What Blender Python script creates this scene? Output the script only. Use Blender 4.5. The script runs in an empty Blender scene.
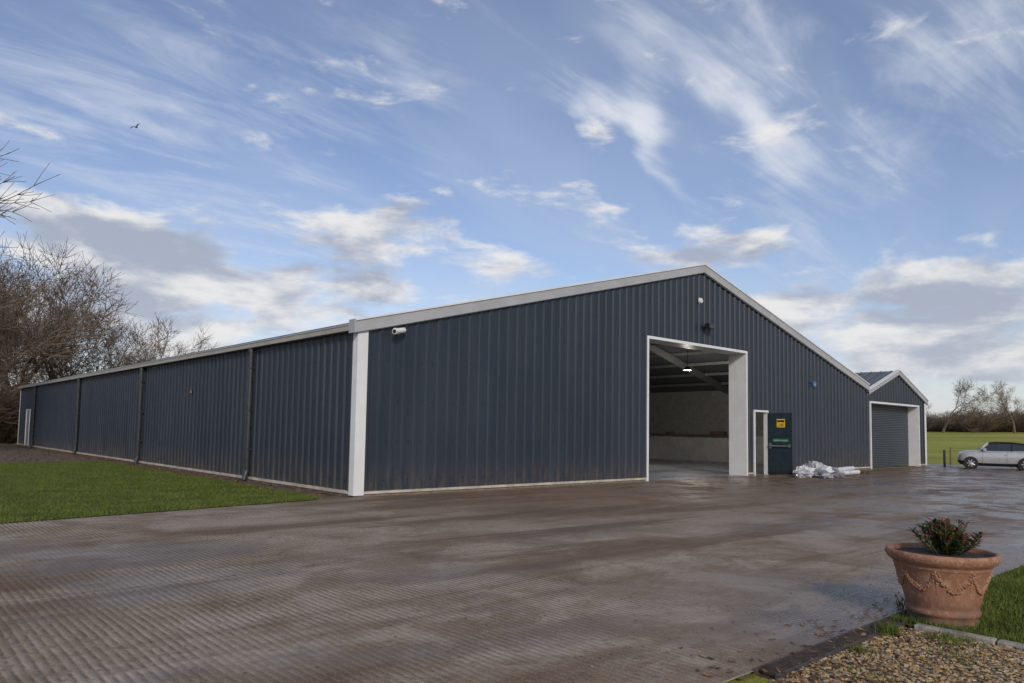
import bpy, bmesh, math, random
import numpy as np
from mathutils import Vector, Matrix, noise as mnoise
random.seed(7); np.random.seed(7)
scene=bpy.context.scene
scene.view_settings.view_transform='Standard'
scene.view_settings.look='None'
scene.view_settings.exposure=0

# ------------------------------------------------------------------ helpers
def link(o,parent=None):
    scene.collection.objects.link(o)
    if parent: o.parent=parent
    return o
def empty(name,loc=(0,0,0)):
    e=bpy.data.objects.new(name,None); e.location=loc; e.empty_display_size=.3
    return link(e)
def mesh_obj(name,verts,faces,mats,parent=None,fm=None,smooth=False):
    me=bpy.data.meshes.new(name); me.from_pydata([tuple(v) for v in verts],[],faces)
    if not isinstance(mats,(list,tuple)): mats=[mats]
    for m in mats: me.materials.append(m)
    if fm is not None: me.polygons.foreach_set('material_index',fm)
    if smooth: me.polygons.foreach_set('use_smooth',[True]*len(me.polygons))
    me.update()
    return link(bpy.data.objects.new(name,me),parent)
class MB:
    def __init__(s): s.v=[];s.f=[];s.m=[]
    def box(s,x0,x1,y0,y1,z0,z1,m=0):
        b=len(s.v)
        s.v+=[(x0,y0,z0),(x1,y0,z0),(x1,y1,z0),(x0,y1,z0),(x0,y0,z1),(x1,y0,z1),(x1,y1,z1),(x0,y1,z1)]
        for f in ((0,3,2,1),(4,5,6,7),(0,1,5,4),(1,2,6,5),(2,3,7,6),(3,0,4,7)):
            s.f.append(tuple(b+i for i in f)); s.m.append(m)
    def quad(s,a,b_,c,d,m=0):
        b=len(s.v); s.v+=[a,b_,c,d]; s.f.append((b,b+1,b+2,b+3)); s.m.append(m)
    def prism(s,poly,axis_vec,m=0):
        b=len(s.v); n=len(poly); A=Vector(axis_vec)
        s.v+=[tuple(p) for p in poly]+[tuple(Vector(p)+A) for p in poly]
        s.f.append(tuple(range(b+n-1,b-1,-1))); s.m.append(m)
        s.f.append(tuple(range(b+n,b+2*n))); s.m.append(m)
        for i in range(n):
            j=(i+1)%n; s.f.append((b+i,b+j,b+n+j,b+n+i)); s.m.append(m)
    def tube(s,p0,p1,r0,r1,n=8,m=0,cap=True):
        p0=Vector(p0);p1=Vector(p1);d=(p1-p0).normalized()
        a=d.orthogonal().normalized();c=d.cross(a)
        b=len(s.v)
        for p,r in((p0,r0),(p1,r1)):
            for i in range(n):
                t=2*math.pi*i/n; s.v.append(tuple(p+a*(r*math.cos(t))+c*(r*math.sin(t))))
        for i in range(n):
            j=(i+1)%n; s.f.append((b+i,b+j,b+n+j,b+n+i)); s.m.append(m)
        if cap:
            s.f.append(tuple(range(b+n-1,b-1,-1)));s.m.append(m)
            s.f.append(tuple(range(b+n,b+2*n)));s.m.append(m)
    def lathe(s,prof,n=32,m=0,c=(0,0,0)):
        b=len(s.v)
        for r,z in prof:
            for i in range(n):
                t=2*math.pi*i/n; s.v.append((c[0]+r*math.cos(t),c[1]+r*math.sin(t),c[2]+z))
        for k in range(len(prof)-1):
            for i in range(n):
                j=(i+1)%n; s.f.append((b+k*n+i,b+k*n+j,b+(k+1)*n+j,b+(k+1)*n+i)); s.m.append(m)
    def obj(s,name,mats,parent=None,smooth=False):
        return mesh_obj(name,s.v,s.f,mats,parent,s.m,smooth)

class NT:
    """tiny node-expression helper"""
    def __init__(s,tree): s.t=tree
    def new(s,t,**k):
        n=s.t.nodes.new(t)
        for a,b in k.items(): setattr(n,a,b)
        return n
    def put(s,sock,v):
        if isinstance(v,bpy.types.NodeSocket): s.t.links.new(v,sock)
        elif isinstance(v,(tuple,list)) and len(v)==3 and sock.type=='RGBA': sock.default_value=(*v,1)
        else: sock.default_value=v
    def m(s,op,a,b=0.,c=None,clamp=False):
        n=s.new('ShaderNodeMath',operation=op,use_clamp=clamp)
        s.put(n.inputs[0],a); s.put(n.inputs[1],b)
        if c is not None: s.put(n.inputs[2],c)
        return n.outputs[0]
    def v(s,op,a,b=(0,0,0)):
        n=s.new('ShaderNodeVectorMath',operation=op); s.put(n.inputs[0],a); s.put(n.inputs[1],b); return n.outputs[0]
    def xyz(s,x,y,z):
        n=s.new('ShaderNodeCombineXYZ')
        for i,q in enumerate((x,y,z)): s.put(n.inputs[i],q)
        return n.outputs[0]
    def sep(s,v):
        n=s.new('ShaderNodeSeparateXYZ'); s.put(n.inputs[0],v); return n.outputs
    def noise(s,vec,scale,detail=4,rough=.5,dist=0.):
        n=s.new('ShaderNodeTexNoise'); s.put(n.inputs['Vector'],vec)
        n.inputs['Scale'].default_value=scale;n.inputs['Detail'].default_value=detail
        n.inputs['Roughness'].default_value=rough;n.inputs['Distortion'].default_value=dist
        return n.outputs['Fac']
    def ramp(s,f,lo,hi,a=0.,b=1.):
        n=s.new('ShaderNodeMapRange',interpolation_type='SMOOTHSTEP')
        s.put(n.inputs['Value'],f);n.inputs['From Min'].default_value=lo;n.inputs['From Max'].default_value=hi
        n.inputs['To Min'].default_value=a;n.inputs['To Max'].default_value=b
        return n.outputs[0]
    def mix(s,f,a,b,mode='MIX'):
        n=s.new('ShaderNodeMix',data_type='RGBA',blend_type=mode)
        s.put(n.inputs[0],f);s.put(n.inputs[6],a);s.put(n.inputs[7],b); return n.outputs[2]
def new_mat(name):
    m=bpy.data.materials.new(name); m.use_nodes=True
    n=NT(m.node_tree); b=m.node_tree.nodes['Principled BSDF']
    return m,n,b
def mapping(n,vec,scale=(1,1,1),rot=(0,0,0)):
    k=n.new('ShaderNodeMapping'); n.put(k.inputs[0],vec); k.inputs['Scale'].default_value=scale; k.inputs['Rotation'].default_value=rot
    return k.outputs[0]
def simple(name,col,rough=.5,metal=0.,var=.15,scale=6.,spec=.5,bump=0.,emit=None):
    m,n,b=new_mat(name)
    pos=n.new('ShaderNodeNewGeometry').outputs['Position']
    f=n.noise(pos,scale,3,.6)
    lo=tuple(c*(1-var) for c in col); hi=tuple(min(1,c*(1+var)) for c in col)
    n.put(b.inputs['Base Color'],n.mix(n.ramp(f,.3,.7),lo,hi))
    n.put(b.inputs['Roughness'],n.ramp(f,.2,.8,max(.02,rough-.08),min(1,rough+.08)))
    b.inputs['Metallic'].default_value=metal
    b.inputs['Specular IOR Level'].default_value=spec
    if bump:
        k=n.new('ShaderNodeBump'); k.inputs['Strength'].default_value=bump;k.inputs['Distance'].default_value=.02
        n.put(k.inputs['Height'],n.noise(pos,scale*5,3,.6)); n.put(b.inputs['Normal'],k.outputs[0])
    if emit:
        b.inputs['Emission Color'].default_value=(*emit[:3],1); b.inputs['Emission Strength'].default_value=emit[3]
    return m

# ------------------------------------------------------------------ camera
yaw,pitch,roll=.7325,.0688,.0168
F=Vector((math.sin(yaw)*math.cos(pitch),math.cos(yaw)*math.cos(pitch),math.sin(pitch)))
R=Vector((math.cos(yaw),-math.sin(yaw),0)); U=R.cross(F)
R2=R*math.cos(roll)+U*math.sin(roll); U2=-R*math.sin(roll)+U*math.cos(roll)
cam=bpy.data.objects.new('camera',bpy.data.cameras.new('camera')); link(cam)
M=Matrix((R2,U2,-F)).transposed().to_4x4(); M.translation=Vector((-8.564,-14.775,1.5637)); cam.matrix_world=M
cam.data.sensor_width=36; cam.data.lens=25.885; cam.data.shift_y=.0369
cam.data.clip_end=3000; cam.data.clip_start=.05
scene.camera=cam

# ------------------------------------------------------------------ sky + sun
SUN_AZ=math.radians(-150); SUN_EL=math.radians(27)   # azimuth from +Y towards +X
w=bpy.data.worlds.new('World'); scene.world=w; w.use_nodes=True
n=NT(w.node_tree); bg=w.node_tree.nodes['Background']
sky=n.new('ShaderNodeTexSky'); sky.sky_type='NISHITA'; sky.sun_disc=False
sky.sun_elevation=SUN_EL; sky.sun_rotation=SUN_AZ; sky.air_density=1.0; sky.dust_density=.8; sky.ozone_density=1.3
d=n.v('NORMALIZE',n.new('ShaderNodeTexCoord').outputs['Generated'])
dx,dy,dz=n.sep(d)
el=n.m('ARCSINE',dz); az=n.m('ARCTAN2',dx,dy)
inv=n.m('DIVIDE',1.,n.m('ADD',n.m('MAXIMUM',dz,0.),.16))
P=n.xyz(n.m('MULTIPLY',dx,inv),n.m('MULTIPLY',dy,inv),0.)
def pxdir(px,py):
    X=(px-512)/736.; a=math.atan(X); hor=430+.0168*(px-512)
    return .7325+a, math.atan((hor-py)/736.*math.cos(a)), math.cos(a)
# cloud positions are bent by a soft noise so that no patch keeps a clean oval outline
wn=n.new('ShaderNodeTexNoise'); n.put(wn.inputs['Vector'],n.xyz(n.m('MULTIPLY',az,3.),n.m('MULTIPLY',el,5.),0.)); wn.inputs['Scale'].default_value=1.6; wn.inputs['Detail'].default_value=3
wr,wg,wb_=n.sep(wn.outputs['Color'])
azw=n.m('ADD',az,n.m('MULTIPLY',n.m('SUBTRACT',wr,.5),.18)); elw=n.m('ADD',el,n.m('MULTIPLY',n.m('SUBTRACT',wg,.5),.12))
def blob(px,py,sx,sy,ang=0,wt=1.):
    a0,e0,c=pxdir(px,py); sx=sx/736.*c*c; sy=sy/736.*c; t=math.radians(ang)
    u=n.m('SUBTRACT',azw,a0); v_=n.m('SUBTRACT',elw,e0)
    ur=n.m('ADD',n.m('MULTIPLY',u,math.cos(t)/sx),n.m('MULTIPLY',v_,math.sin(t)/sx))
    vr=n.m('ADD',n.m('MULTIPLY',u,-math.sin(t)/sy),n.m('MULTIPLY',v_,math.cos(t)/sy))
    q=n.m('ADD',n.m('MULTIPLY',ur,ur),n.m('MULTIPLY',vr,vr))
    return n.m('MULTIPLY',n.m('EXPONENT',n.m('MULTIPLY',q,-1.)),wt)
def total(L):
    s=L[0]
    for q in L[1:]: s=n.m('ADD',s,q)
    return s
wisp=total([blob(110,80,230,110,8,.22),blob(605,106,48,17,-25,.44),blob(655,140,60,18,-58,.46),blob(630,25,70,40,-50,.32),
            blob(755,120,90,22,-55,.46),blob(950,40,170,50,-12,.30),blob(395,40,85,32,-35,.22),blob(870,140,80,28,-20,.22),
            blob(490,150,110,50,0,-.14)])
bank=total([blob(110,234,140,28,-5,.46),blob(245,268,200,34,-8,.42),blob(400,228,90,26,-6,.34),blob(675,240,60,24,0,.36),
            blob(860,300,210,32,0,.46),blob(960,352,190,38,0,.40),blob(110,315,200,50,0,.44),blob(560,274,100,18,-5,.30),blob(755,236,60,14,0,.32),
            blob(330,175,150,26,0,-.12)])
ns=n.noise(mapping(n,P,(.8,3.4,1),(0,0,math.radians(35))),1.3,7,.62,.9)
ns2=n.noise(mapping(n,P,(.9,2.0,1),(0,0,.7)),2.6,6,.64,.6)
veil=n.noise(mapping(n,P,(.7,1.6,1),(0,0,.6)),.8,4,.6,.8)
wd=n.ramp(n.m('ADD',n.m('ADD',n.m('MULTIPLY',ns,1.2),n.m('MULTIPLY',ns2,.7)),n.m('ADD',wisp,-.50)),.46,1.18)
E=n.xyz(n.m('MULTIPLY',az,2.3),n.m('MULTIPLY',el,6.),0.)
nb=n.noise(E,2.9,8,.58,.2)
bd=n.ramp(n.m('ADD',n.m('MULTIPLY',nb,1.7),n.m('ADD',bank,-.35)),.60,.90)
nb2=n.noise(n.v('ADD',E,(0.,.17,0)),2.9,5,.58,.2)          # same cloud field sampled a little higher: shaded undersides
under=n.ramp(n.m('SUBTRACT',n.m('ADD',n.m('MULTIPLY',nb2,1.6),n.m('MULTIPLY',bank,.6)),n.m('MULTIPLY',nb,.4)),.58,.98)
skyc=n.mix(1.,sky.outputs[0],(.98,.93,1.03),'MULTIPLY')
veilf=n.ramp(veil,.32,.72,.03,.32)
c1=n.mix(veilf,skyc,(4.7,5.3,6.3))
c2=n.mix(n.m('MULTIPLY',wd,.86),c1,(6.6,6.8,7.3))
bcol=n.mix(under,(7.0,6.9,6.85),(3.2,3.55,4.4))
c3=n.mix(n.m('MULTIPLY',bd,.94),c2,bcol)
hz=n.m('EXPONENT',n.m('MULTIPLY',n.m('MAXIMUM',el,0.),-15.))
c4=n.mix(n.m('MULTIPLY',hz,.68),c3,(5.7,5.9,6.15))
n.put(bg.inputs['Color'],c4); bg.inputs['Strength'].default_value=.12

sl=bpy.data.lights.new('sun','SUN'); sl.energy=2.1; sl.angle=math.radians(10); sl.color=(1,.88,.74)
sun=bpy.data.objects.new('sun',sl); link(sun)
sd=Vector((math.sin(SUN_AZ)*math.cos(SUN_EL),math.cos(SUN_AZ)*math.cos(SUN_EL),math.sin(SUN_EL)))
sun.rotation_euler=sd.to_track_quat('Z','Y').to_euler(); sun.location=(-20,-20,30)

# ------------------------------------------------------------------ materials
def cladding_mat():
    m,n,b=new_mat('anthracite_cladding')
    pos=n.new('ShaderNodeNewGeometry').outputs['Position']
    f=n.noise(mapping(n,pos,(1,1,.25)),.9,4,.6); z=n.sep(pos)[2]
    c=n.mix(n.ramp(f,.3,.7),(.019,.028,.043),(.027,.0375,.055))
    streak=n.ramp(n.noise(mapping(n,pos,(9,9,.25)),1.4,3,.6),.5,.75)
    c=n.mix(n.m('MULTIPLY',streak,.18),c,(.075,.075,.075))
    dirt=n.m('MULTIPLY',n.ramp(z,1.0,0.,0.,1.),n.ramp(n.noise(mapping(n,pos,(3,3,.8)),2.5,3,.65),.3,.7))
    c=n.mix(n.m('MULTIPLY',dirt,.6),c,(.10,.078,.058))
    n.put(b.inputs['Base Color'],c)
    n.put(b.inputs['Roughness'],n.ramp(f,.2,.8,.36,.50)); b.inputs['Specular IOR Level'].default_value=.36
    return m
CLAD=cladding_mat()
WHITE=simple('white_trim',(.66,.68,.69),.42,0,.05,2.)
FASC=simple('grey_fascia',(.35,.365,.38),.42,0,.08,1.5)
CREAM=simple('cream_drip_flashing',(.44,.40,.33),.5,0,.2,3.)
GUT=simple('gutter_grey',(.36,.34,.32),.45,0,.1,2.)
BLK=simple('black_plastic',(.015,.016,.018),.35,0,.1)
DGREY=simple('dark_grey',(.05,.055,.06),.5)
ROOF=simple('roof_sheet',(.10,.11,.125),.45,.1,.12,1.5)
STEEL=simple('galvanised_steel',(.22,.22,.22),.5,.3)
INNER=simple('interior_lining',(.34,.335,.32),.8)
PANEL=simple('interior_block_wall',(.70,.69,.66),.85,0,.12,2.)
FLOOR=simple('interior_concrete_floor',(.22,.24,.28),.30,0,.15,.7)
PLINTH=simple('concrete_plinth',(.19,.17,.145),.85,0,.25,5.,bump=.4)

def concrete_mat():
    m,n,b=new_mat('ribbed_concrete')
    pos=n.new('ShaderNodeNewGeometry').outputs['Position']
    x,y,z=n.sep(pos)
    big=n.noise(pos,.16,4,.6,.6); mid=n.noise(pos,.9,5,.68,.5); fine=n.noise(pos,9.,4,.7); grain=n.noise(pos,70.,2,.7)
    track=n.noise(mapping(n,pos,(.12,.9,1),(0,0,.12)),1.,4,.6,.5)
    c=n.mix(n.ramp(big,.40,.60),(.225,.165,.112),(.35,.29,.225))
    c=n.mix(n.ramp(mid,.42,.62,0,.65),c,(.43,.375,.31))
    mud=n.m('MULTIPLY',n.ramp(n.m('ADD',y,n.m('MULTIPLY',big,4.)),-6.5,-1.5),n.ramp(x,-3.,3.))
    c=n.mix(n.m('MULTIPLY',mud,.65),c,(.165,.098,.055))
    c=n.mix(n.ramp(track,.47,.62,0,.75),c,(.140,.088,.054))
    c=n.mix(n.ramp(mid,.42,.30,0,.6),c,(.125,.085,.056))
    c=n.mix(n.ramp(fine,.50,.70,0,.6),c,(.095,.065,.043))
    c=n.mix(n.ramp(grain,.52,.72,0,.5),c,(.52,.47,.40))
    wob=n.m('ADD',x,n.m('MULTIPLY',mid,.06))
    w1=n.m('SINE',n.m('MULTIPLY',wob,2*math.pi/.066)) 
    worn=n.ramp(big,.36,.58,.30,1.)
    rib=n.m('MULTIPLY',w1,n.m('MULTIPLY',worn,n.ramp(fine,.62,.44,.15,1.)))
    c=n.mix(n.m('MULTIPLY',n.ramp(rib,-.75,0.,1.,0.),.55),c,(.070,.050,.036))
    wet=n.ramp(n.noise(mapping(n,pos,(.35,.9,1)),.55,5,.66,.5),.50,.58)
    right=n.ramp(n.m('ADD',x,n.m('MULTIPLY',y,-.5)),4.,15.)
    pud=n.m('MULTIPLY',n.ramp(n.m('ADD',y,n.m('MULTIPLY',mid,1.8)),-10.1,-10.6),n.ramp(x,-4.2,-2.4))
    wetf=n.m('MAXIMUM',n.m('MULTIPLY',wet,.6),n.m('MULTIPLY',right,n.ramp(mid,.42,.56,.15,1.)))
    wetf=n.m('MAXIMUM',wetf,n.m('MULTIPLY',pud,1.1))
    c=n.mix(n.m('MULTIPLY',wetf,.48),c,(.095,.068,.047))
    n.put(b.inputs['Base Color'],c)
    n.put(b.inputs['Roughness'],n.m('SUBTRACT',.82,n.m('MULTIPLY',wetf,.60)))
    n.put(b.inputs['Specular IOR Level'],n.m('ADD',.08,n.m('MULTIPLY',wetf,.42)))
    h=n.m('ADD',n.m('MULTIPLY',rib,.6),n.m('ADD',n.m('MULTIPLY',fine,.8),n.m('MULTIPLY',grain,.35)))
    k=n.new('ShaderNodeBump'); k.inputs['Strength'].default_value=.7;k.inputs['Distance'].default_value=.012
    n.put(k.inputs['Height'],h); n.put(b.inputs['Normal'],k.outputs[0])
    return m
CONC=concrete_mat()
JOINT=simple('joint_filler',(.40,.36,.30),.8,0,.5,3.,.2)

def grass_mat(name,a,b_,c_,sc=1.2):
    m,n,b=new_mat(name)
    pos=n.new('ShaderNodeNewGeometry').outputs['Position']
    f=n.noise(pos,sc,4,.6); g=n.noise(pos,35.,3,.7)
    c=n.mix(n.ramp(f,.35,.65),a,b_); c=n.mix(n.ramp(g,.5,.75,0,.6),c,c_)
    n.put(b.inputs['Base Color'],c); b.inputs['Roughness'].default_value=.8; b.inputs['Specular IOR Level'].default_value=.15
    k=n.new('ShaderNodeBump'); k.inputs['Strength'].default_value=.7;k.inputs['Distance'].default_value=.04
    n.put(k.inputs['Height'],g); n.put(b.inputs['Normal'],k.outputs[0])
    return m
LAWN=grass_mat('lawn_turf',(.070,.092,.020),(.110,.138,.030),(.07,.065,.022))
FIELD=grass_mat('field_turf',(.22,.24,.035),(.34,.33,.06),(.20,.18,.045),.06)
BLADE=grass_mat('grass_blades',(.078,.115,.020),(.130,.170,.036),(.19,.17,.07),1.3)
DIRT=simple('leaf_litter_gravel',(.12,.085,.06),.9,0,.45,3.,bump=.8)
MUD=simple('muddy_track',(.20,.16,.12),.45,0,.3,.8,bump=.4)

# ------------------------------------------------------------------ ground
xs=sorted(set([-900,-400,-200,-100,-50,-20,0,20,40,45]+list(range(50,400,10))+[450,600,900,1300])); ys=[-900,-400,-200,-100,-50,-25,0,25,50,75,100,150,200,400,700,1200]
def gz(x,y):
    return -.03+.0195*min(max(0,x-45),330)+.25*math.sin(x*.02+y*.013)*min(1,max(0,(x-60)/60))
v=[(x,y,gz(x,y)) for y in ys for x in xs]; nx=len(xs)
f=[(j*nx+i,j*nx+i+1,(j+1)*nx+i+1,(j+1)*nx+i) for j in range(len(ys)-1) for i in range(nx-1)]
mesh_obj('ground',v,f,FIELD,smooth=True)
def sheet(name,poly,z,mat):
    return mesh_obj(name,[(x,y,z) for x,y in poly],[tuple(range(len(poly)))],mat)
sheet('concrete_joints',[(-40,-12.15),(36,-12.15),(36,0),(0,0),(-.3,-.1),(-40,-5)],-.004,JOINT)
mb=MB()
rows=[(-12.14,-7.065),(-7.035,-1.55),(-1.53,.0)]
cols=[-40,-22,-10.9,.6,6.7,12.8,18.9,25,31,36]
for (a,b_) in rows:
    for i in range(len(cols)-1):
        g=.005
        mb.quad((cols[i]+g,a,0),(cols[i+1]-g,a,0),(cols[i+1]-g,b_,0),(cols[i]+g,b_,0))
mb.obj('concrete_yard',[CONC])
sheet('muddy_track',[(36.0,-40),(38.5,-40),(39,-3),(39.5,60),(35.4,60),(35.4,0.02),(36.0,0)],-.004,MUD)
# ground beyond yard on the camera side
sheet('gravel_bed',[(-60,-60),(-1.98,-60),(-1.98,-12.32),(-60,-12.32)],-.008,simple('gravel_base',(.20,.14,.075),.9,0,.4,14.,bump=.8))
sheet('lawn_front',[(-1.90,-60),(36,-60),(36,-12.17),(-1.90,-12.17)],.0,LAWN)
# lawn by the side wall, with a dirt strip against the wall
edge=[(-40,-4.6),(-20,-3.0),(-11,-1.75),(-6.74,-1.10),(-4,-.70),(-2,-.36),(-1.2,-.22),(-.95,-.15),(-.80,.1)]
sheet('lawn_side',edge+[(-.62,3),(-.60,18.2),(-1.5,18.6),(-4.2,18.9),(-40,20)],.012,LAWN)
sheet('dirt_ground',[(-.95,-.02),(0,-.02),(0,60),(-60,60),(-60,17),(-4.2,17),(-1.0,17),(-.9,3)],.004,DIRT)

def blades(name,pts,h,wd,mat,parent=None):
    k=len(pts); pts=np.asarray(pts,float)
    a=np.random.rand(k)*6.283; hh=h*(.5+np.random.rand(k)); lean=np.random.randn(k,2)*h*.45
    w2=wd*(.6+.8*np.random.rand(k))/2
    V=np.zeros((k,3,3)); V[:,0,:]=pts; V[:,1,:]=pts; V[:,2,:]=pts
    V[:,0,0]-=np.cos(a)*w2;V[:,0,1]-=np.sin(a)*w2;V[:,1,0]+=np.cos(a)*w2;V[:,1,1]+=np.sin(a)*w2
    V[:,2,:2]+=lean;V[:,2,2]+=hh
    me=bpy.data.meshes.new(name); me.vertices.add(k*3); me.vertices.foreach_set('co',V.ravel())
    me.loops.add(k*3); me.loops.foreach_set('vertex_index',np.arange(k*3)); me.polygons.add(k)
    me.polygons.foreach_set('loop_start',np.arange(k)*3); me.materials.append(mat); me.update(calc_edges=True); me.validate()
    return link(bpy.data.objects.new(name,me),parent)
# side lawn blades, denser towards the yard
ex=np.array([e[0] for e in edge]);ey=np.array([e[1] for e in edge])
N=110000
X=-.66-np.random.rand(N)**1.0*11.; Y=-2.2+np.random.rand(N)**1.6*20.8
lim=np.interp(X,ex,ey)+np.sin(X*7)*.03+np.sin(X*2.3)*.04+np.random.randn(N)*.05
k=(Y>lim)
blades('lawn_grass',np.c_[X[k],Y[k],np.full(k.sum(),.012)],.035,.016,BLADE)
N=60000
X=-1.88+np.random.rand(N)**1.4*7; Y=-12.19-np.random.rand(N)*3.2
blades('lawn_grass_front',np.c_[X,Y,np.zeros(N)],.045,.009,BLADE)

# slot drain
mb=MB()
x=-3.95
mb.box(-4.0,-1.2,-12.33,-12.30,-.02,.012); mb.box(-4.0,-1.2,-12.16,-12.145,-.02,.012)
while x<-1.2:
    mb.box(x,x+.012,-12.30,-12.16,-.02,.010); x+=.034
mb.box(-4.0,-1.2,-12.30,-12.16,-.05,-.025)
mb.obj('drain_channel',[simple('rusty_drain',(.075,.055,.04),.6,.2,.4,9.)])
# stone edging
mb=MB(); y=-12.42
while y>-16:
    L=.55+random.random()*.1; o=random.uniform(-.012,.012)
    mb.box(-2.0+o,-1.91+o,y-L,y-.012,-.04,.035+random.uniform(-.008,.008)); y-=L
o=mb.obj('stone_edging',[simple('edging_stone',(.27,.25,.21),.85,0,.3,8.,bump=.6)])
bv=o.modifiers.new('b','BEVEL'); bv.width=.012; bv.segments=2
# gravel stones
def stones(name,cnt,xr,yr,size,mats,seed,z0=0.,dens=None):
    rnd=np.random.RandomState(seed)
    base=np.array([[1,0,0],[-1,0,0],[0,1,0],[0,-1,0],[0,0,1],[0,0,-1],[.6,.6,.5],[-.6,.6,.5],[.6,-.6,.5],[-.6,-.6,.5]],float)
    fc=[(4,0,6),(4,6,2),(6,0,2),(4,2,7),(4,7,1),(7,2,1),(4,1,9),(4,9,3),(9,1,3),(4,3,8),(4,8,0),(8,3,0)]
    V=[];Fc=[];FM=[]
    for i in range(cnt):
        s=size*(.5+rnd.rand()); px=xr[0]+rnd.rand()*(xr[1]-xr[0]); py=yr[0]+rnd.rand()*(yr[1]-yr[0])
        a=rnd.rand()*6.28; sc=np.array([1,.5+.5*rnd.rand(),.45+.3*rnd.rand()])*s
        b=base*(1+.2*rnd.randn(10,1))*sc; ca,sa=math.cos(a),math.sin(a)
        q=np.c_[b[:,0]*ca-b[:,1]*sa+px,b[:,0]*sa+b[:,1]*ca+py,b[:,2]+z0+s*.2]
        k=len(V); V+=q.tolist(); Fc+=[tuple(k+j for j in t) for t in fc]; FM+=[rnd.randint(len(mats))]*len(fc)
    return mesh_obj(name,V,Fc,mats,None,FM)
SM=[simple('stone_ochre',(.34,.215,.09),.8),simple('stone_buff',(.40,.31,.17),.8),simple('stone_brown',(.20,.12,.06),.85),simple('stone_grey',(.25,.21,.16),.8)]
stones('gravel_stones',11000,(-4.6,-2.0),(-14.6,-12.33),.013,SM,3,-.004)
stones('loose_grit',420,(-5,3),(-12.1,-10.2),.008,SM[2:],5,.002)
# fallen leaves
def leaves(name,cnt,fn,size,mats,seed):
    rnd=random.Random(seed); V=[];Fc=[];FM=[]
    for i in range(cnt):
        x,y,z=fn(rnd); a=rnd.random()*6.28; s=size*(.6+.8*rnd.random()); k=len(V)
        c,s_=math.cos(a),math.sin(a)
        for (u,v_,h) in ((-1,0,.1),(-.3,.5,0),(.5,.42,.25),(1,0,.3),(.4,-.45,.2),(-.4,-.45,0)):
            V.append((x+(u*c-v_*s_)*s,y+(u*s_+v_*c)*s,z+.004+h*s*rnd.uniform(.3,1.6)))
        Fc.append(tuple(range(k,k+6))); FM.append(rnd.randrange(len(mats)))
    return mesh_obj(name,V,Fc,mats,None,FM)
LM=[simple('dead_leaf_brown',(.13,.065,.03),.8),simple('dead_leaf_tan',(.25,.15,.07),.8),simple('dead_leaf_dark',(.06,.035,.02),.8)]
leaves('fallen_leaves',520,lambda r:(r.uniform(-4.4,.2),r.gauss(-12.42,.34),0.004),.028,LM,1)
leaves('yard_litter',1300,lambda r:(r.uniform(-12,10),r.uniform(-12,-.4),0.),.011,LM,2)
leaves('wall_leaf_litter',2600,lambda r:(-abs(r.gauss(0,.35))-.02,r.uniform(0,44),.005),.035,LM,4)
leaves('wood_leaf_litter',2500,lambda r:(r.uniform(-16,0),r.uniform(18.5,48),.005),.06,LM,6)
def tuft(name,x,y,cnt,sp,h,w_=.012):
    p=np.random.randn(cnt,3)*sp; p[:,0]+=x;p[:,1]+=y;p[:,2]=0
    blades(name,p,h,w_,BLADE)
tuft('weed_tuft',-2.32,-12.36,160,.045,.07); tuft('weed_tuft',-1.05,-12.22,400,.12,.08); tuft('weed_tuft',-3.0,-12.42,80,.05,.04)
tuft('weed_tuft',-2.6,-12.9,120,.12,.03,.008); tuft('weed_tuft',-3.6,-12.7,120,.12,.03,.008); tuft('weed_tuft',-2.15,-12.75,160,.09,.05,.01)

# ------------------------------------------------------------------ main building
W=27.45; L=43.94; H=4.0; HR=7.51; W2=35.04; H2=3.55; HR2=4.92
U1,U2,DH=10.64,16.59,4.61
P1,P2,PH=17.24,18.15,2.42
S1,S2,SH=27.88,33.97,3.15
barn=empty('warehouse_barn')
def rz(u):
    if u<=W/2: return H+(HR-H)*u/(W/2)
    if u<=W:   return HR-(HR-H)*(u-W/2)/(W/2)
    m=(W+W2)/2; hv=3.72
    if u<=m: return hv+(HR2-hv)*(u-W)/(m-W)
    return HR2-(HR2-H2)*(u-m)/(W2-m)
PITCH=.333
def prof(u):
    q=(u%PITCH)/PITCH
    if q<.58: return 0.
    if q<.68: return -(q-.58)/.10*.038
    if q<.90: return -.038
    return -(1-(q-.90)/.10)*.038
def brk(a,b,extra):
    s=set([a,b]+[e for e in extra if a<e<b]); k=math.floor(a/PITCH)
    while k*PITCH<b:
        for q in (0,.58,.68,.90):
            u=(k+q)*PITCH
            if a<u<b: s.add(round(u,5))
        k+=1
    return sorted(s)
us=brk(0.,W2,[W/2,W,(W+W2)/2,U1,U2,P1,P2,S1,S2])
mb=MB(); Z0=.10
for a,b_ in zip(us[:-1],us[1:]):
    c=(a+b_)/2; z0=Z0
    if U1<c<U2: z0=DH
    elif P1<c<P2: z0=PH
    elif S1<c<S2: z0=SH
    e=1e-5
    mb.quad((a,prof(a+e),z0),(b_,prof(b_-e),z0),(b_,prof(b_-e),rz(b_-e)-.05),(a,prof(a+e),rz(a+e)-.05))
mb.obj('gable_wall_cladding',[CLAD],barn)
ysb=brk(0.,L,[])
mb=MB()
for a,b_ in zip(ysb[:-1],ysb[1:]):
    if 40.2<(a+b_)/2<41.3: z0=2.3
    else: z0=Z0
    mb.quad((prof(b_-1e-5),b_,z0),(prof(a+1e-5),a,z0),(prof(a+1e-5),a,H-.05),(prof(b_-1e-5),b_,H-.05))
mb.obj('side_wall_cladding',[CLAD],barn)
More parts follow.
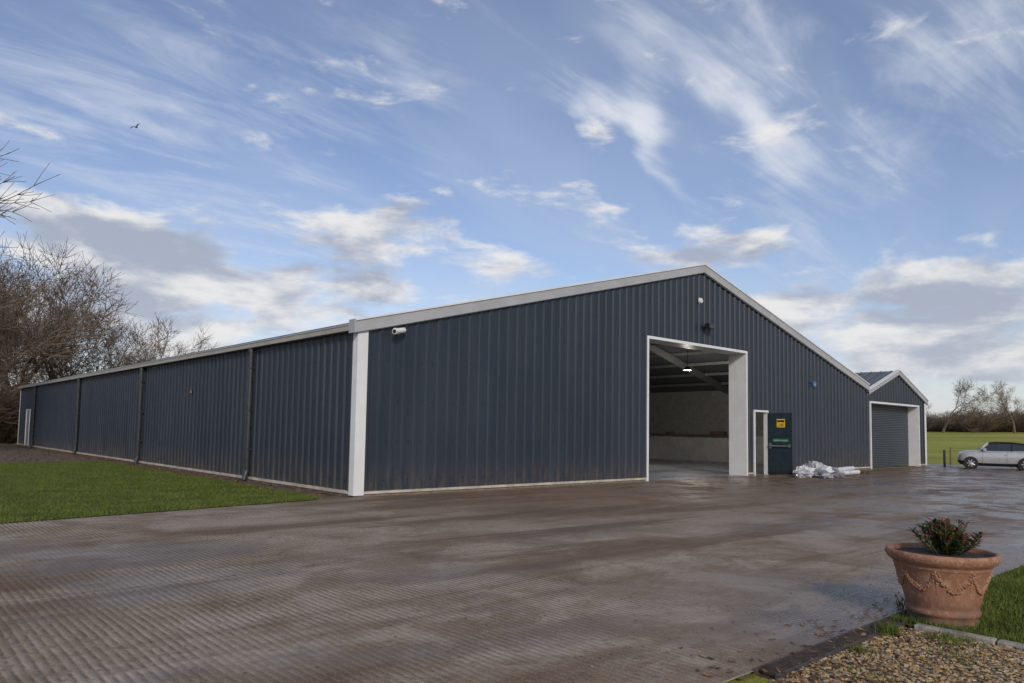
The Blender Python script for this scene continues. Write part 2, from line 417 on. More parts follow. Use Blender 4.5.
# remaining walls (plain outer skins)
mb=MB()
mb.quad((W2,0.,0),(W2,30,0),(W2,30,H2-.05),(W2,0.,H2-.05))
mb.quad((W,30,0),(W2,30,0),(W2,30,H2-.05),(W,30,H2-.05))
mb.quad((0,L,0),(W,L,0),(W,L,H-.05),(0,L,H-.05)); 
b=len(mb.v); mb.v+=[(0,L,H-.05),(W,L,H-.05),(W/2,L,HR-.05)]; mb.f.append((b,b+1,b+2)); mb.m.append(0)
mb.obj('rear_walls',[CLAD],barn)
# cladding screws
mb=MB()
for z in (.35,1.25,2.2,3.15,4.1,5.05,6.0):
    u=.29*PITCH
    while u<W2:
        blocked=any(a-.1<u<b_+.1 and z<h for a,b_,h in((U1,U2,DH),(P1,P2,PH),(S1,S2,SH)))
        if z<rz(u)-.35 and u>.25 and not blocked: mb.box(u-.012,u+.012,-.012,0,z-.012,z+.012)
        u+=PITCH
for z in (.35,1.25,2.2,3.15):
    y=.29*PITCH
    while y<L:
        if y>.3: mb.box(-.012,0,y-.012,y+.012,z-.012,z+.012)
        y+=PITCH
mb.obj('cladding_screws',[simple('screw_cap',(.008,.010,.014),.4)],barn)
# plinth and drip flashing
mb=MB()
for a,b_ in((0.,U1-.1),(U2+.1,P1-.06),(P2+.06,S1-.1),(S2+.1,W2)): mb.box(a,b_,-.015,.1,-.05,.06)
mb.box(-.015,.1,.101,L,-.05,.06)
mb.obj('plinth',[PLINTH],barn)
mb=MB()
for a,b_ in((.23,U1-.1),(U2+.1,P1-.08),(P2+.08,S1-.1),(S2+.1,W2-.22)): mb.box(a,b_,-.055,-.002,.055,.115)
mb.box(-.055,-.002,.23,L-.2,.055,.125)
mb.obj('drip_flashing',[CREAM],barn)
# corner flashings
mb=MB()
mb.box(-.052,.22,-.052,-.040,.03,H-.22); mb.box(-.052,-.040,-.0395,.16,.03,H-.22)
mb.box(W2-.22,W2+.02,-.052,-.040,.03,H2-.18); mb.box(W2+.002,W2+.02,-.0395,.2,.03,H2-.18)
mb.box(-.052,-.040,L-.2,L+.02,.03,H-.22)
mb.obj('corner_flashings',[WHITE],barn)
# roofs
mb=MB(); t=.07
mb.prism([(-.16,-.10,H-.045),(W/2,-.10,HR),(W/2,-.10,HR-t),(-.16,-.10,H-.045-t)],(0,L+.2,0))
mb.prism([(W/2,-.10,HR),(W,-.10,H),(W,-.10,H-t),(W/2,-.10,HR-t)],(0,L+.2,0))
m2=(W+W2)/2
mb.prism([(W,-.10,3.72),(m2,-.10,HR2),(m2,-.10,HR2-t),(W,-.10,3.72-t)],(0,30.2,0))
mb.prism([(m2,-.10,HR2),(W2+.12,-.10,H2-.04),(W2+.12,-.10,H2-.04-t),(m2,-.10,HR2-t)],(0,30.2,0))
mb.obj('roof',[ROOF],barn)
# standing ribs on the visible slope of the second roof
mb=MB(); y=.2
while y<30:
    mb.prism([(W+.05,y,3.735+.01),(m2-.1,y,HR2-.025+.01),(m2-.1,y,HR2+.02),(W+.05,y,3.78)],(0,.05,0)); y+=.5
mb.obj('roof_ribs',[simple('roof_rib',(.13,.145,.16),.4,.1)],barn)
# rake (verge) trims on the gable
mb=MB()
def rake(a,b_,za,zb,th=.25,m=0):
    mb.prism([(a,-.125,za+.015),(b_,-.125,zb+.015),(b_,-.125,zb-th),(a,-.125,za-th)],(0,.024,0),0)
    mb.prism([(a,-.155,za+.06),(b_,-.155,zb+.06),(b_,-.155,zb+.017),(a,-.155,za+.017)],(0,.19,0),1)
    mb.prism([(a,-.09,za-th+.004),(b_,-.09,zb-th+.004),(b_,-.09,zb-th-.02),(a,-.09,za-th-.02)],(0,.05,0),0)
rake(-.17,W/2-.001,H-.045,HR); rake(W/2+.001,W+.08,HR,H-.02)
rake(W+.09,m2-.001,3.75,HR2,.2); rake(m2+.001,W2+.14,HR2,H2-.04,.2)
mb.box(-.205,-.172,-.15,.10,H-.30,H+.01,0)
mb.obj('verge_trim',[FASC,WHITE],barn)
# gutter
mb=MB()
mb.box(-.21,-.062,.105,L+.1,H-.235,H-.118); mb.box(-.225,-.19,.105,L+.1,H-.117,H-.098,1)
mb.box(-.17,-.06,.105,L+.1,H-.095,H-.07,1)
mb.obj('gutter',[GUT,FASC],barn)
mb=MB()
for y in (5.7,16.2,26.7,38.2):
    mb.tube((-.13,y,H-.24),(-.13,y,.28),.072,.072,12); mb.tube((-.13,y,.30),(-.20,y,.04),.075,.075,12)
    mb.tube((-.13,y,H-.36),(-.13,y,H-.24),.085,.085,12); mb.tube((-.13,y,1.9),(-.13,y,1.99),.082,.082,12)
    for z in (.9,2.0,3.2): mb.box(-.175,-.0,y-.095,y+.095,z-.02,z+.02)
mb.obj('downpipes',[simple('downpipe_black',(.03,.035,.042),.3)],barn)
# large door frame + reveals
mb=MB()
def frame(a,b_,h,dep,tw,open_left=True):
    mb.box(a-tw,a,-.06,dep,0,h+tw); mb.box(b_,b_+tw,-.06,dep,0,h+tw); mb.box(a+.0005,b_-.0005,-.06,dep,h,h+tw)
frame(U1,U2,DH,.69,.09); frame(S1,S2,SH,.54,.09)
mb.obj('door_reveals',[WHITE],barn)
mb=MB()
mb.box(P1-.07,P1,-.055,.12,0,PH+.07); mb.box(P2,P2+.07,-.055,.12,0,PH+.07); mb.box(P1+.0005,P2-.0005,-.055,.12,PH,PH+.07)
mb.box(-.055,.1,40.13,40.2,0,2.37);mb.box(-.055,.1,41.3,41.37,0,2.37);mb.box(-.055,.1,40.201,41.299,2.3,2.37)
mb.obj('personnel_door_frames',[WHITE],barn)
mb=MB(); mb.box(-.012,.03,40.2,41.3,0.02,2.3); mb.obj('side_door',[simple('side_door_grey',(.22,.24,.25),.5)],barn)
# roller shutter (slatted)
mb=MB(); z=.05
mb.box(S1,S2,.50,.53,0,.05)
while z<SH:
    mb.prism([(S1,.50,z),(S1,.478,z+.02),(S1,.478,z+.06),(S1,.50,z+.085),(S1,.52,z+.085),(S1,.52,z)],(S2-S1,0,0)); z+=.09
mb.obj('roller_shutter',[simple('shutter_grey',(.055,.068,.085),.4,.1,.08)],barn)
# personnel door leaf, opened outwards
leaf=empty('door_leaf',(P2-.01,-.06,0)); leaf.parent=barn; leaf.rotation_euler=(0,0,math.radians(7))
TEAL=simple('door_teal',(.014,.028,.036),.4)
mb=MB(); mb.box(0,.045,-.95,0,.04,PH-.02); mb.obj('leaf_panel',[TEAL],leaf)
mb=MB(); mb.box(-.012,-.001,-.94,-.01,.05,.12); mb.box(-.07,-.03,-.90,-.05,1.10,1.15,1); mb.box(-.03,-.001,-.88,-.80,1.05,1.20,1);mb.box(-.03,-.001,-.14,-.06,1.02,1.23,1)
mb.obj('panic_bar',[BLK,simple('panic_bar_steel',(.25,.26,.27),.35,.6)],leaf)
mb=MB(); mb.box(-.006,-.001,-.68,-.36,1.84,2.16,0); mb.box(-.009,-.0065,-.66,-.38,2.04,2.12,1); mb.box(-.009,-.0065,-.64,-.40,1.88,1.91,1); mb.box(-.009,-.0065,-.62,-.46,1.95,1.98,1)
mb.obj('warning_sign',[simple('sign_yellow',(.70,.46,.03),.4),BLK],leaf)
mb=MB(); mb.box(-.006,-.001,-.80,-.20,1.28,1.40,0)
for a,b_ in((-.77,-.66),(-.63,-.55),(-.52,-.42),(-.39,-.30),(-.28,-.23)): mb.box(-.009,-.0065,a,b_,1.325,1.35,1)
mb.obj('push_bar_sign',[simple('sign_green',(.01,.20,.09),.4),GUT],leaf)

# wall fittings
mb=MB(); u=.96
mb.box(u-.07,u+.07,-.09,-.04,3.78,3.92); mb.tube((u,-.09,3.85),(u-.02,-.20,3.80),.03,.03,8)
mb.tube((u+.14,-.17,3.88),(u-.22,-.33,3.80),.065,.065,14); mb.tube((u-.22,-.33,3.80),(u-.225,-.332,3.799),.048,.048,14,1)
mb.obj('cctv_camera',[simple('cctv_white',(.72,.72,.70),.35),BLK],barn)
mb=MB(); u=13.56; mb.tube((u,-.04,6.23),(u,-.11,6.23),.11,.08,14); mb.obj('dome_sensor',[WHITE],barn)
mb=MB(); u=13.9; mb.box(u-.05,u+.05,-.12,-.04,5.28,5.42); mb.box(u-.22,u+.14,-.34,-.14,5.24,5.42); mb.box(u-.20,u+.12,-.345,-.341,5.26,5.40,1)
mb.obj('floodlight',[BLK,DGREY],barn)
mb=MB(); mb.prism([(21.86,-.04,3.62),(22.10,-.04,3.62),(22.14,-.04,3.80),(21.98,-.04,3.87),(21.82,-.04,3.80)],(0,-.09,0)); mb.box(21.92,22.04,-.134,-.1305,3.69,3.75,1)
mb.obj('alarm_box',[simple('alarm_blue',(.04,.12,.28),.35),GUT],barn)
mb=MB(); mb.box(-.048,-.042,10.74,10.90,2.60,2.76); mb.box(-.051,-.0485,10.76,10.88,2.63,2.68,1); mb.obj('wall_notice',[simple('notice_orange',(.20,.08,.04),.5),GUT],barn)

# interior
mb=MB(); mb.quad((0.02,.02,.0),(W-.02,.02,0),(W-.02,L-.02,0),(0.02,L-.02,0)); mb.obj('interior_floor',[FLOOR],barn)
mb=MB()
mb.box(W-.12,W-.02,.12,L-.1,0,1.45); mb.box(.05,.15,.12,L-.1,0,1.45); mb.box(.151,W-.121,L-.2,L-.1,0,1.45); mb.obj('interior_block_walls',[PANEL],barn)
mb=MB()
mb.quad((W-.05,0.02,1.4),(W-.05,L-.05,1.4),(W-.05,L-.05,H-.03),(W-.05,0.02,H-.03))
mb.quad((.06,0.02,1.4),(.06,L-.05,1.4),(.06,L-.05,H-.03),(.06,0.02,H-.03)); mb.obj('interior_linings',[INNER],barn)
mb=MB()
for k in range(8):
    y=.9+k*6.0
    for sx in(0,1):
        cx=.3 if sx==0 else W-.3
        mb.box(cx-.12,cx+.12,y-.08,y+.08,.0,H-.35)
        a=(0.15 if sx==0 else W-.15); 
        mb.prism([(a,y-.06,H-.12),(W/2,y-.06,HR-.12),(W/2,y-.06,HR-.42),(a,y-.06,H-.5)],(0,.12,0))
for k in range(1,9):
    for s in(0,1):
        u=W/2*k/9.; u=u if s==0 else W-u; z=rz(u)-.10
        mb.box(u-.03,u+.03,.1,L-.1,z-.14,z-.01)
mb.obj('steel_frame',[STEEL],barn)
# ledge and a few stored items along the inside of the right wall
mb=MB()
mb.box(W-.45,W-.13,7.0,12.5,1.46,1.50); mb.box(W-.42,W-.22,7.4,8.3,1.501,1.68); mb.box(W-.40,W-.22,10.8,11.3,1.501,1.62)
mb.obj('stored_goods',[simple('stored_timber',(.20,.14,.09),.8)],barn)
mb=MB()
for (x,y) in((20.1,5.0),):
    mb.tube((x,y,4.62),(x,y,rz(x)-.1),.012,.012,6,1); mb.lathe([(.05,.18),(.10,.14),(.20,.0),(.19,.0)],18,1,(x,y,4.45))
    mb.lathe([(.0,.02),(.16,.02)],18,0,(x,y,4.45))
mb.obj('highbay_lamp',[simple('lamp_glow',(1,.95,.85),.5,emit=(1,.9,.75,14.)),DGREY],barn)
pl=bpy.data.lights.new('highbay_bulb','POINT'); pl.energy=230; pl.color=(1,.92,.80); pl.shadow_soft_size=.15
o=bpy.data.objects.new('highbay_bulb',pl); link(o,barn); o.location=(20.1,5,4.38)

# ------------------------------------------------------------------ terracotta planter
pot=empty('terracotta_planter',(-1.544,-12.50,0)); pot.scale=(.875,.875,.985)
m,n_,b=new_mat('terracotta')
pos=n_.new('ShaderNodeTexCoord').outputs['Object']
f1=n_.noise(pos,3.5,5,.65); f2=n_.noise(pos,22,4,.7); zz=n_.sep(pos)[2]
c=n_.mix(n_.ramp(f1,.3,.7),(.23,.10,.055),(.32,.165,.10))
c=n_.mix(n_.ramp(f2,.46,.70,0,.6),c,(.40,.30,.22))
c=n_.mix(n_.m('MULTIPLY',n_.ramp(zz,.30,.0),n_.ramp(f1,.30,.58)),c,(.080,.062,.038))
n_.put(b.inputs['Base Color'],c); b.inputs['Roughness'].default_value=.8
k=n_.new('ShaderNodeBump'); k.inputs['Strength'].default_value=.4;k.inputs['Distance'].default_value=.01
n_.put(k.inputs['Height'],f2); n_.put(b.inputs['Normal'],k.outputs[0]); TERRA=m
prof_p=[(0,0),(.285,0),(.30,.01),(.305,.04),(.297,.075),(.315,.085),(.325,.105),(.318,.125),(.305,.135),(.318,.16),(.345,.26),(.378,.38),(.405,.465),(.412,.475),(.425,.485),(.42,.50),(.435,.51),(.47,.535),(.488,.56),(.492,.585),(.484,.605),(.462,.612),(.442,.602),(.432,.57),(.425,.545)]
mb=MB(); mb.lathe(prof_p,72); mb.obj('pot_body',[TERRA],pot,True)
def rbody(z):
    for (r0,z0),(r1,z1) in zip(prof_p[9:13],prof_p[10:14]):
        if z0<=z<=z1: return r0+(r1-r0)*(z-z0)/(z1-z0)
    return .33
mb=MB()
def lump(c,r,m=0):
    b=len(mb.v); bm=bmesh.new(); bmesh.ops.create_icosphere(bm,subdivisions=1,radius=r)
    mb.v+=[(v.co.x+c[0],v.co.y+c[1],v.co.z+c[2]) for v in bm.verts]
    mb.f+=[tuple(b+v.index for v in f.verts) for f in bm.faces]; mb.m+=[m]*len(bm.faces); bm.free()
rr=random.Random(3)
for k in range(8):
    a0=k*math.pi/4+.2
    for i in range(22):
        q=i/21.; a=a0+q*math.pi/4; z=.435-.115*math.sin(q*math.pi)
        r=rbody(z); wdt=.012+.012*math.sin(q*math.pi)
        for j in range(3):
            zz_=z+rr.uniform(-1,1)*wdt
            lump(((r+.002)*math.cos(a),(r+.002)*math.sin(a),zz_),.011+.006*rr.random())
    for i in range(7):
        t=i/7*6.283; z=.44+.03*math.sin(t); a=a0+.07*math.cos(t); lump((rbody(z)*math.cos(a),rbody(z)*math.sin(a),z),.014)
    lump(((rbody(.44)+.006)*math.cos(a0),(rbody(.44)+.006)*math.sin(a0),.44),.018)
    for i in range(6):
        z=.40-.022*i; lump((rbody(z)*math.cos(a0),rbody(z)*math.sin(a0),z),.012-.001*i)
mb.obj('pot_garland',[TERRA],pot,True)
mb=MB()
for i in range(80):
    a=i/80*6.283; lump((.486*math.cos(a),.486*math.sin(a),.572),.010)
mb.obj('pot_rim_beading',[TERRA],pot,True)
mb=MB(); mb.lathe([(0.,.575),(.20,.58),(.43,.57)],40); mb.obj('pot_soil',[simple('soil',(.04,.028,.02),.95,0,.3,20.,bump=.8)],pot)
# shrub in pot
shr=empty('potted_shrub',(-1.50,-12.53,.56)); shr.scale=(1.08,1.08,1.12)
LG=[simple('leaf_green',(.045,.09,.025),.35,0,.3,30.),simple('leaf_dark',(.026,.052,.02),.35,0,.3,30.),simple('leaf_red',(.17,.036,.026),.4,0,.3,30.),simple('leaf_yellowgreen',(.12,.16,.03),.4,0,.3,30.)]
V=[];Fc=[];FM=[]; rnd=random.Random(11); mbs=MB()
def leaf_at(p,dirv,up,ln,wd,mi):
    dirv=dirv.normalized(); side=dirv.cross(up); 
    if side.length<.01: side=dirv.orthogonal()
    side.normalize(); nn=side.cross(dirv)
    k=len(V)
    for (u,s) in ((0,0),(.35,.5),(.7,.42),(1,0),(.7,-.42),(.35,-.5)):
        V.append(tuple(p+dirv*(u*ln)+side*(s*wd)+nn*(-.18*ln*u*u+abs(s)*wd*.3)))
    V.append(tuple(p+dirv*(ln*.5)+nn*(-.05*ln)))
    for i in range(6):
        Fc.append((k+i,k+(i+1)%6,k+6)); FM.append(mi)
for i in range(110):
    a=rnd.random()*6.283; r=abs(rnd.gauss(0,.12)); r=min(r,.24); base=Vector((r*.4*math.cos(a),r*.4*math.sin(a),0))
    h=rnd.uniform(.10,.27)*(1-r*1.0); tip=Vector((r*math.cos(a),r*math.sin(a),h))
    mbs.tube(base,tip,.006,.003,5)
    for j in range(15):
        q=1-j*.045; p=base.lerp(tip,q); b_=rnd.random()*6.283+j*2.4
        out=Vector((math.cos(b_),math.sin(b_),.75-.11*j*.5)); out+= (tip-base).normalized()*.3
        mi=rnd.choices([0,1,2,3],[.40,.22,.26 if j<6 else .06,.18])[0]
        leaf_at(p,out,Vector((0,0,1)),rnd.uniform(.045,.075),rnd.uniform(.018,.026),mi)
    if rnd.random()<.5:
        for j in range(14):
            c=tip+Vector((rnd.gauss(0,.012),rnd.gauss(0,.012),.012+rnd.random()*.02)); k=len(V)
            s=.005
            V+= [tuple(c+Vector(q)*s) for q in((1,0,0),(-1,0,0),(0,1,0),(0,-1,0),(0,0,1),(0,0,-1))]
            for t in((4,0,2),(4,2,1),(4,1,3),(4,3,0),(5,2,0),(5,1,2),(5,3,1),(5,0,3)): Fc.append(tuple(k+q for q in t)); FM.append(2)
mesh_obj('shrub_leaves',V,Fc,LG,shr,FM); mbs.obj('shrub_stems',[simple('stem',(.06,.07,.03),.7)],shr)

# ------------------------------------------------------------------ wrapped rubbish pile
rub=empty('plastic_wrapped_rubbish',(0,0,0))
PL=[simple('clear_film',(.36,.38,.41),.15,0,.25,5.,.7),simple('white_film',(.62,.63,.64),.3,0,.2,5.,.7),simple('grey_sack',(.17,.18,.21),.25,0,.2,5.,.7)]
rr=random.Random(9)
def crumple(name,c,size,mat,seed):
    bm=bmesh.new(); bmesh.ops.create_icosphere(bm,subdivisions=4,radius=1.)
    for v in bm.verts:
        p=v.co.copy(); q=mnoise.noise(p*1.6+Vector((seed,0,0)))*.35+mnoise.noise(p*4.5+Vector((0,seed,0)))*.22+abs(mnoise.noise(p*9+Vector((0,0,seed))))*.16
        p*=(1+q); v.co=Vector((p.x*size[0],p.y*size[1],max(p.z,-.75)*size[2]+.75*size[2]))+Vector(c)
    me=bpy.data.meshes.new(name); bm.to_mesh(me); bm.free(); me.materials.append(mat); link(bpy.data.objects.new(name,me),rub)
for i,(x,y,s,h,mi) in enumerate([(17.6,-1.75,.34,.16,0),(18.1,-1.55,.42,.22,1),(18.55,-1.95,.36,.15,2),(18.9,-1.5,.48,.30,0),(19.4,-1.75,.40,.22,1),(19.8,-1.3,.45,.26,0),(20.3,-1.6,.38,.16,1),(18.3,-2.3,.26,.10,0),(19.1,-2.3,.30,.11,2),(20.8,-1.5,.3,.13,0),(18.5,-1.6,.25,.30,2),(19.6,-2.0,.22,.2,2)]):
    crumple('sack_%d'%i,(x,y,0),(s,s*.75,h),PL[mi],i*3.7)
mb=MB()
for (x,y,a,l,z) in ((20.3,-1.75,.1,1.7,.02),(20.4,-1.95,.05,1.6,.02),(20.4,-1.85,.12,1.6,.16)):
    mb.tube((x,y,z+.08),(x+l*math.cos(a),y+l*math.sin(a),z+.08),.09,.09,12)
mb.obj('film_rolls',[PL[1]],rub)
mb=MB()
for i in range(5): mb.box(22.4+i*.18,24.0+i*.1,-1.3-i*.14,-1.22-i*.14,0.005,.06+.02*(i%2))
mb.obj('timber_offcuts',[simple('wet_timber',(.09,.065,.045),.6)])

# ------------------------------------------------------------------ car (small soft-top)
def build_car():
    car=empty('parked_car',(34.6,-3.45,.0))
    SIL=simple('silver_paint',(.44,.45,.47),.3,.35,.03,2.,.6); GL=simple('car_glass',(.02,.025,.03),.05,0,.05,2.,.8)
    TOP=simple('soft_top_black',(.012,.012,.014),.9,0,.1,6.,.1); TYR=simple('tyre',(.018,.018,.018),.85); ALU=simple('alloy',(.46,.47,.49),.35,.5)
    CH=simple('chrome',(.6,.6,.6),.12,.9); RED=simple('tail_lamp',(.35,.02,.02),.3); LMP=simple('head_lamp',(.65,.68,.7),.1,.3)
    # x, z bottom, z sill, z belt, z top edge, w bottom, w belt, w top
    st=[(-1.80,.34,.46,.74,.86,.66,.70,.58),(-1.74,.24,.42,.82,.98,.74,.78,.64),(-1.55,.20,.38,.86,1.0,.79,.82,.68),(-1.1,.17,.34,.87,.99,.81,.84,.70),(-.3,.17,.32,.87,.97,.81,.84,.71),
        (.6,.17,.32,.86,.96,.81,.84,.71),(.95,.17,.34,.85,.95,.81,.84,.70),(1.35,.19,.38,.83,.93,.80,.83,.66),(1.62,.21,.42,.78,.88,.77,.79,.60),(1.76,.24,.44,.70,.80,.70,.72,.52),(1.83,.32,.46,.58,.66,.60,.62,.44)]
    V=[];Fc=[];FM=[]
    for (x,zl,zs,zb,zt,wl,wb,wt) in st:
        half=[(0,zl),(wl*.92,zl),(wl,zs),(wb,(zs+zb)/2),(wb*.995,zb),(wb*.94,(zb*.4+zt*.6)),(wt,zt),(0,zt+.025)]
        V+=[(x,y,z) for y,z in half]+[(x,-y,z) for y,z in half[-2:0:-1]]
    nr=14
    for i in range(len(st)-1):
        for j in range(nr):
            k=(j+1)%nr; Fc.append((i*nr+j,i*nr+k,(i+1)*nr+k,(i+1)*nr+j)); FM.append(1 if j in(0,1,nr-1,nr-2) else 0)
    Fc.append(tuple(range(nr-1,-1,-1)));FM.append(0);Fc.append(tuple((len(st)-1)*nr+q for q in range(nr)));FM.append(0)
    mesh_obj('body',V,Fc,[SIL,BLK],car,FM,True)
    gs=[(-1.66,.97,.68,.0),(-1.36,1.33,.62,1),(-.7,1.41,.60,1),(0,1.42,.60,1),(.40,1.38,.59,1),(.84,.94,.70,0)]
    V=[];Fc=[];FM=[]
    for x,z,w_,up in gs:
        zs=z-.09 if up else z-.01
        V+=[(x,.76,.90),(x,w_+.02,zs),(x,w_*.86,z),(x,-w_*.86,z),(x,-w_-.02,zs),(x,-.76,.90)]
    for i in range(len(gs)-1):
        for j in range(5):
            Fc.append((i*6+j,i*6+j+1,(i+1)*6+j+1,(i+1)*6+j))
            if j in(0,4): FM.append(0 if i==0 else 1)
            else: FM.append(1 if i==len(gs)-2 else 0)
    mesh_obj('soft_top_and_glass',V,Fc,[TOP,GL],car,FM)
    mb=MB()
    for s in(-1,1):
        mb.tube((.86,s*.73,.93),(.41,s*.60,1.31),.034,.028,8); mb.tube((.41,s*.60,1.32),(-.1,s*.605,1.345),.018,.018,6,1); mb.tube((-.62,s*.765,.92),(-.66,s*.635,1.31),.035,.035,6,1)
        mb.box(.52,.66,s*.87-.07,s*.87+.07,.95,1.08)
        mb.box(-1.6,.9,s*.835-.006,s*.835+.006,.875,.895,2)
        mb.box(-.42,-.28,s*.846-.006,s*.846+.006,.74,.765,2)
        mb.box(-.405,-.398,s*.842-.003,s*.842+.003,.36,.86,1); mb.box(.70,.707,s*.842-.003,s*.842+.003,.36,.86,1)
    mb.obj('pillars_and_mirrors',[SIL,BLK,CH],car)
    mb=MB()
    for sx in(-1.22,1.25):
        for s in(-1,1):
            c=Vector((sx,s*.78,.30))
            mb.tube(c+Vector((0,-.10*s,0)),c+Vector((0,.09*s,0)),.295,.295,28,0)
            mb.tube(c+Vector((0,.091*s,0)),c+Vector((0,.097*s,0)),.205,.20,20,3)
            for k in range(7):
                a=k/7*6.283; mb.tube(c+Vector((0,.105*s,0)),c+Vector((.195*math.cos(a),.10*s,.195*math.sin(a))),.038,.030,6,1)
            mb.tube(c+Vector((0,-.08*s,0)),c+Vector((0,.068*s,0)),.35,.35,28,2)
    mb.obj('wheels',[TYR,ALU,BLK,BLK],car)
    mb=MB()
    for s in(-1,1):
        mb.tube((1.60,s*.56,.76),(1.765,s*.59,.73),.12,.10,16,0); mb.box(-1.80,-1.72,s*.64-.08,s*.64+.08,.66,.88,1)
        mb.tube((1.76,s*.42,.50),(1.83,s*.42,.50),.06,.06,10,0)
    mb.box(1.77,1.84,-.30,.30,.52,.62,2); mb.box(1.80,1.86,-.34,.34,.32,.44,3); mb.box(-1.84,-1.80,-.25,.25,.50,.61,4)
    mb.obj('lamps_and_grille',[LMP,RED,CH,BLK,WHITE],car)
    car.rotation_euler=(0,0,math.atan2(.9655,-.2604)+.05); car.scale=(.92,.95,.97)
build_car()

# ------------------------------------------------------------------ field fence
mb=MB()
pts=[(38.9,-30+i*3.) for i in range(32)]
WOOD=simple('weathered_post',(.10,.08,.065),.85,0,.3)
for i,(x,y) in enumerate(pts):
    mb.tube((x,y,-.05),(x+.01,y,1.0),.04,.035,7)
for z in (.35,.65,.95): mb.tube((pts[0][0],pts[0][1],z),(pts[-1][0],pts[-1][1],z),.006,.006,4)
mb.obj('post_and_wire_fence',[WOOD])
mb=MB()
for (x,y) in((35.55,-.75),):
    mb.tube((x,y,-.02),(x,y,.85),.06,.06,10); mb.lathe([(.062,.85),(.045,.885),(0,.895)],10,0,(x,y,0))
mb.obj('timber_bollard',[simple('dark_bollard',(.03,.027,.024),.7)])

# ------------------------------------------------------------------ trees
BARK=simple('bark',(.12,.095,.072),.9,0,.3,3.); TWIG=simple('twigs',(.14,.104,.075),.9,0,.25,1.)
def make_tree(name,seed,h,levels=6,trunk=.22,spread=.55,twig=.012,trad=None,bare=.25):
    rnd=random.Random(seed); mb=MB(); trad=trad or h*.022
    def grow(p,d,ln,r,lv):
        segs=3 if lv>1 else 2; pos=p; dd=d.copy()
        for i in range(segs):
            dd=(dd+Vector((rnd.gauss(0,.13),rnd.gauss(0,.13),rnd.gauss(.03,.10)))).normalized()
            q=pos+dd*(ln/segs); r1=max(r*(.86 if lv else .6),twig*.6)
            mb.tube(pos,q,r,r1,7 if r>.08 else (4 if r>.03 else 3),0 if r>.03 else 1,False)
            if lv>0 and i>0 or (lv>0 and lv<levels-1):
                k=1 if lv>2 else 2
                for _ in range(k):
                    if rnd.random()<.8:
                        ax=dd.orthogonal().normalized(); ax.rotate(Matrix.Rotation(rnd.random()*6.283,3,dd))
                        nd=(dd*math.cos(spread*1.5)+ax*math.sin(spread*1.5)).normalized()
                        grow(q,nd,ln*rnd.uniform(.5,.72),max(r1*.5,twig),lv-1 if lv<3 else lv-2)
            pos=q; r=r1
        if lv>0:
            a0=rnd.random()*6.283
            for k in range(2 if rnd.random()<.7 else 3):
                ax=dd.orthogonal().normalized(); ax.rotate(Matrix.Rotation(a0+k*2.6+rnd.gauss(0,.3),3,dd))
                s=spread*rnd.uniform(.5,1.15); nd=(dd*math.cos(s)+ax*math.sin(s)+Vector((0,0,.08))).normalized()
                grow(pos,nd,ln*rnd.uniform(.70,.88),max(r*.72,twig),lv-1)
    grow(Vector((0,0,-.1)),Vector((0,0,1)),h*trunk,trad,levels)
    me=bpy.data.meshes.new(name); me.from_pydata(mb.v,[],mb.f); me.materials.append(BARK);me.materials.append(TWIG)
    me.polygons.foreach_set('material_index',mb.m); me.update()
    top=max(v[2] for v in mb.v)
    return me,top,len(mb.f)
T=[make_tree('bare_tree_mesh_%d'%i,s,12.,6,tk,sp,.013) for i,(s,tk,sp) in enumerate([(1,.24,.50),(5,.22,.6),(12,.26,.45)])]
def put_tree(i,x,y,h,rot=0.,name='bare_tree',parent=None,z=0,wide=1.):
    o=bpy.data.objects.new(name,T[i][0]); s=h/T[i][1]; o.scale=(s*wide,s*wide,s); o.rotation_euler=(0,0,rot); o.location=(x,y,z)
    return link(o,parent)
for (i,x,y,h,r) in [(0,11.2,61.5,12.5,.3),(1,1.7,57,16.,1.),(2,4.5,58,14.,2.),(0,7.2,60,12.5,3.),(1,-2.,53,17.5,4.),(2,-5,50,16,1.5),(0,-9,46,15,2.2),(1,-14,48,15,.4),(2,15,66,10.5,5),(0,0,66,16.5,5.4),(2,-.6,60,17.5,.7),(0,3.,63,15,2.9),(1,-1,68,18,3.3),(1,9,66,12.5,.8)]:
    put_tree(i,x,y,h,r)
put_tree(2,-9.0,29.,17.,2.4)
# undergrowth bush
def make_bush(name,seed,leafy=0.):
    rnd=random.Random(seed); mb=MB()
    for i in range(320):
        a=rnd.random()*6.283; r=rnd.random()**.5*1.6; p=Vector((r*math.cos(a)*.6,r*math.sin(a)*.6,0)); d=Vector((math.cos(a)*r*.4+rnd.gauss(0,.2),math.sin(a)*r*.4+rnd.gauss(0,.2),1)).normalized()
        ln=rnd.uniform(.5,1.)
        for k in range(4):
            q=p+d*ln*.75; mb.tube(p,q,.022-.004*k,.018-.004*k,3,0,False)
            for _ in range(3):
                e=(d+Vector((rnd.gauss(0,.6),rnd.gauss(0,.6),rnd.gauss(0,.4)))).normalized(); mb.tube(q,q+e*rnd.uniform(.3,.7),.010,.006,3,1,False)
            d=(d+Vector((rnd.gauss(0,.25),rnd.gauss(0,.25),.0))).normalized(); p=q
    me=bpy.data.meshes.new(name); me.from_pydata(mb.v,[],mb.f); me.materials.append(BARK);me.materials.append(TWIG)
    me.polygons.foreach_set('material_index',mb.m); me.update(); return me
BU=[make_bush('bush_mesh_%d'%i,20+i) for i in range(2)]
hed=empty('undergrowth')
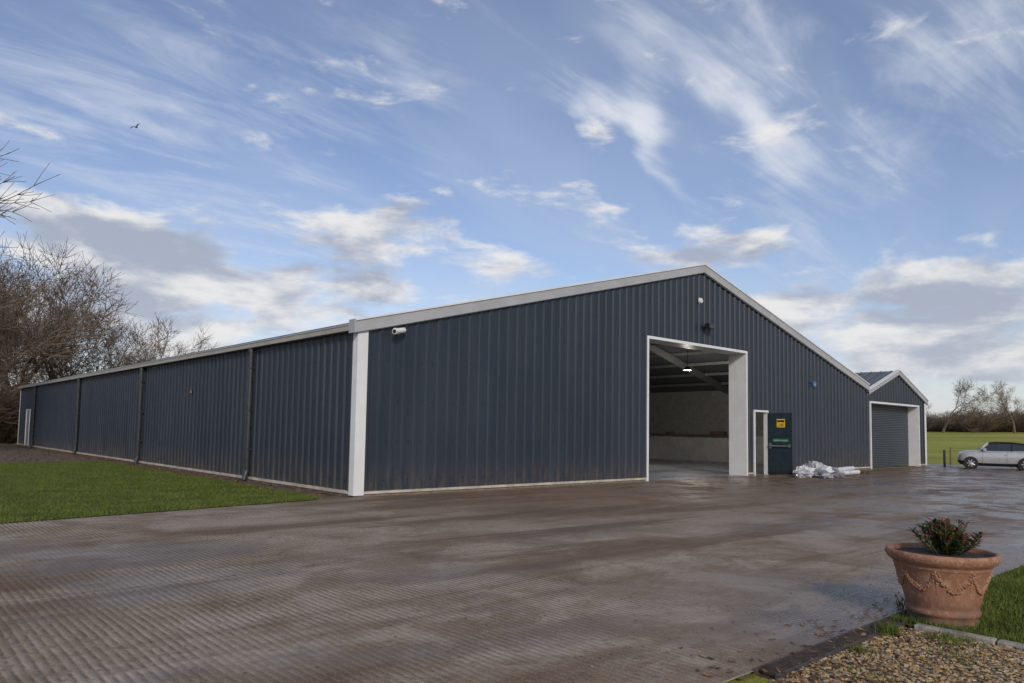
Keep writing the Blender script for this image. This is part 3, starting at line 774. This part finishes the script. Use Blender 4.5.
rr=random.Random(4)
for i in range(46):
    o=bpy.data.objects.new('thicket',BU[i%2]); s=rr.uniform(.9,1.7); o.scale=(s*1.3,s*1.3,s); o.rotation_euler=(0,0,rr.random()*6)
    o.location=(rr.uniform(-22,12),rr.uniform(47,58),0); link(o,hed)
row=empty('distant_treeline')
for i in range(120):
    y=-90+i*2.4+rr.uniform(-1,1); x=222+rr.uniform(-14,14)
    o=bpy.data.objects.new('distant_thicket',BU[i%2]); s=rr.uniform(.8,2.2); o.scale=(s*1.6,s*1.6,s); o.rotation_euler=(0,0,rr.random()*6); o.location=(x,y,gz(x,y)-.3); link(o,row)
for i in range(64):
    y=-90+i*4.4+rr.uniform(-2,2); x=230+rr.uniform(-6,26)
    put_tree(i%3,x,y,rr.uniform(6,10.5),rr.random()*6,'distant_tree',row,gz(x,y)-.3)
put_tree(1,196,50.5,14.5,1.,'distant_tree',row,gz(196,50)-.2); put_tree(0,206,37.5,14.,2.,'distant_tree',row,gz(206,40)-.2)

# ------------------------------------------------------------------ bird
c=Vector((15.5,81.5,37.7))
V=[(-.30,0,0),(-.1,.05,.03),(.18,.05,.03),(.30,0,.0),(.18,-.05,.03),(-.1,-.05,.03),(0,0,-.06),
   (.12,.06,.03),(-.06,.06,.03),(.10,.32,.14),(-.06,.34,.13),(-.02,.66,.08),(-.10,.62,.08),
   (.12,-.06,.03),(-.06,-.06,.03),(.10,-.32,.14),(-.06,-.34,.13),(-.02,-.66,.08),(-.10,-.62,.08),(-.48,.10,0),(-.48,-.10,0),(-.40,0,0)]
Fc=[(0,1,6),(1,2,6),(2,3,6),(3,4,6),(4,5,6),(5,0,6),(1,0,5),(1,5,4,2),(2,4,3),(7,9,10,8),(9,11,12,10),(13,14,16,15),(15,16,18,17),(0,19,21),(0,21,20)]
bd_=mesh_obj('flying_bird',V,Fc,simple('bird_brown',(.02,.012,.008),.8)); bd_.location=c; bd_.rotation_euler=(.75,.35,-.9); bd_.scale=(1.3,1.3,1.6)
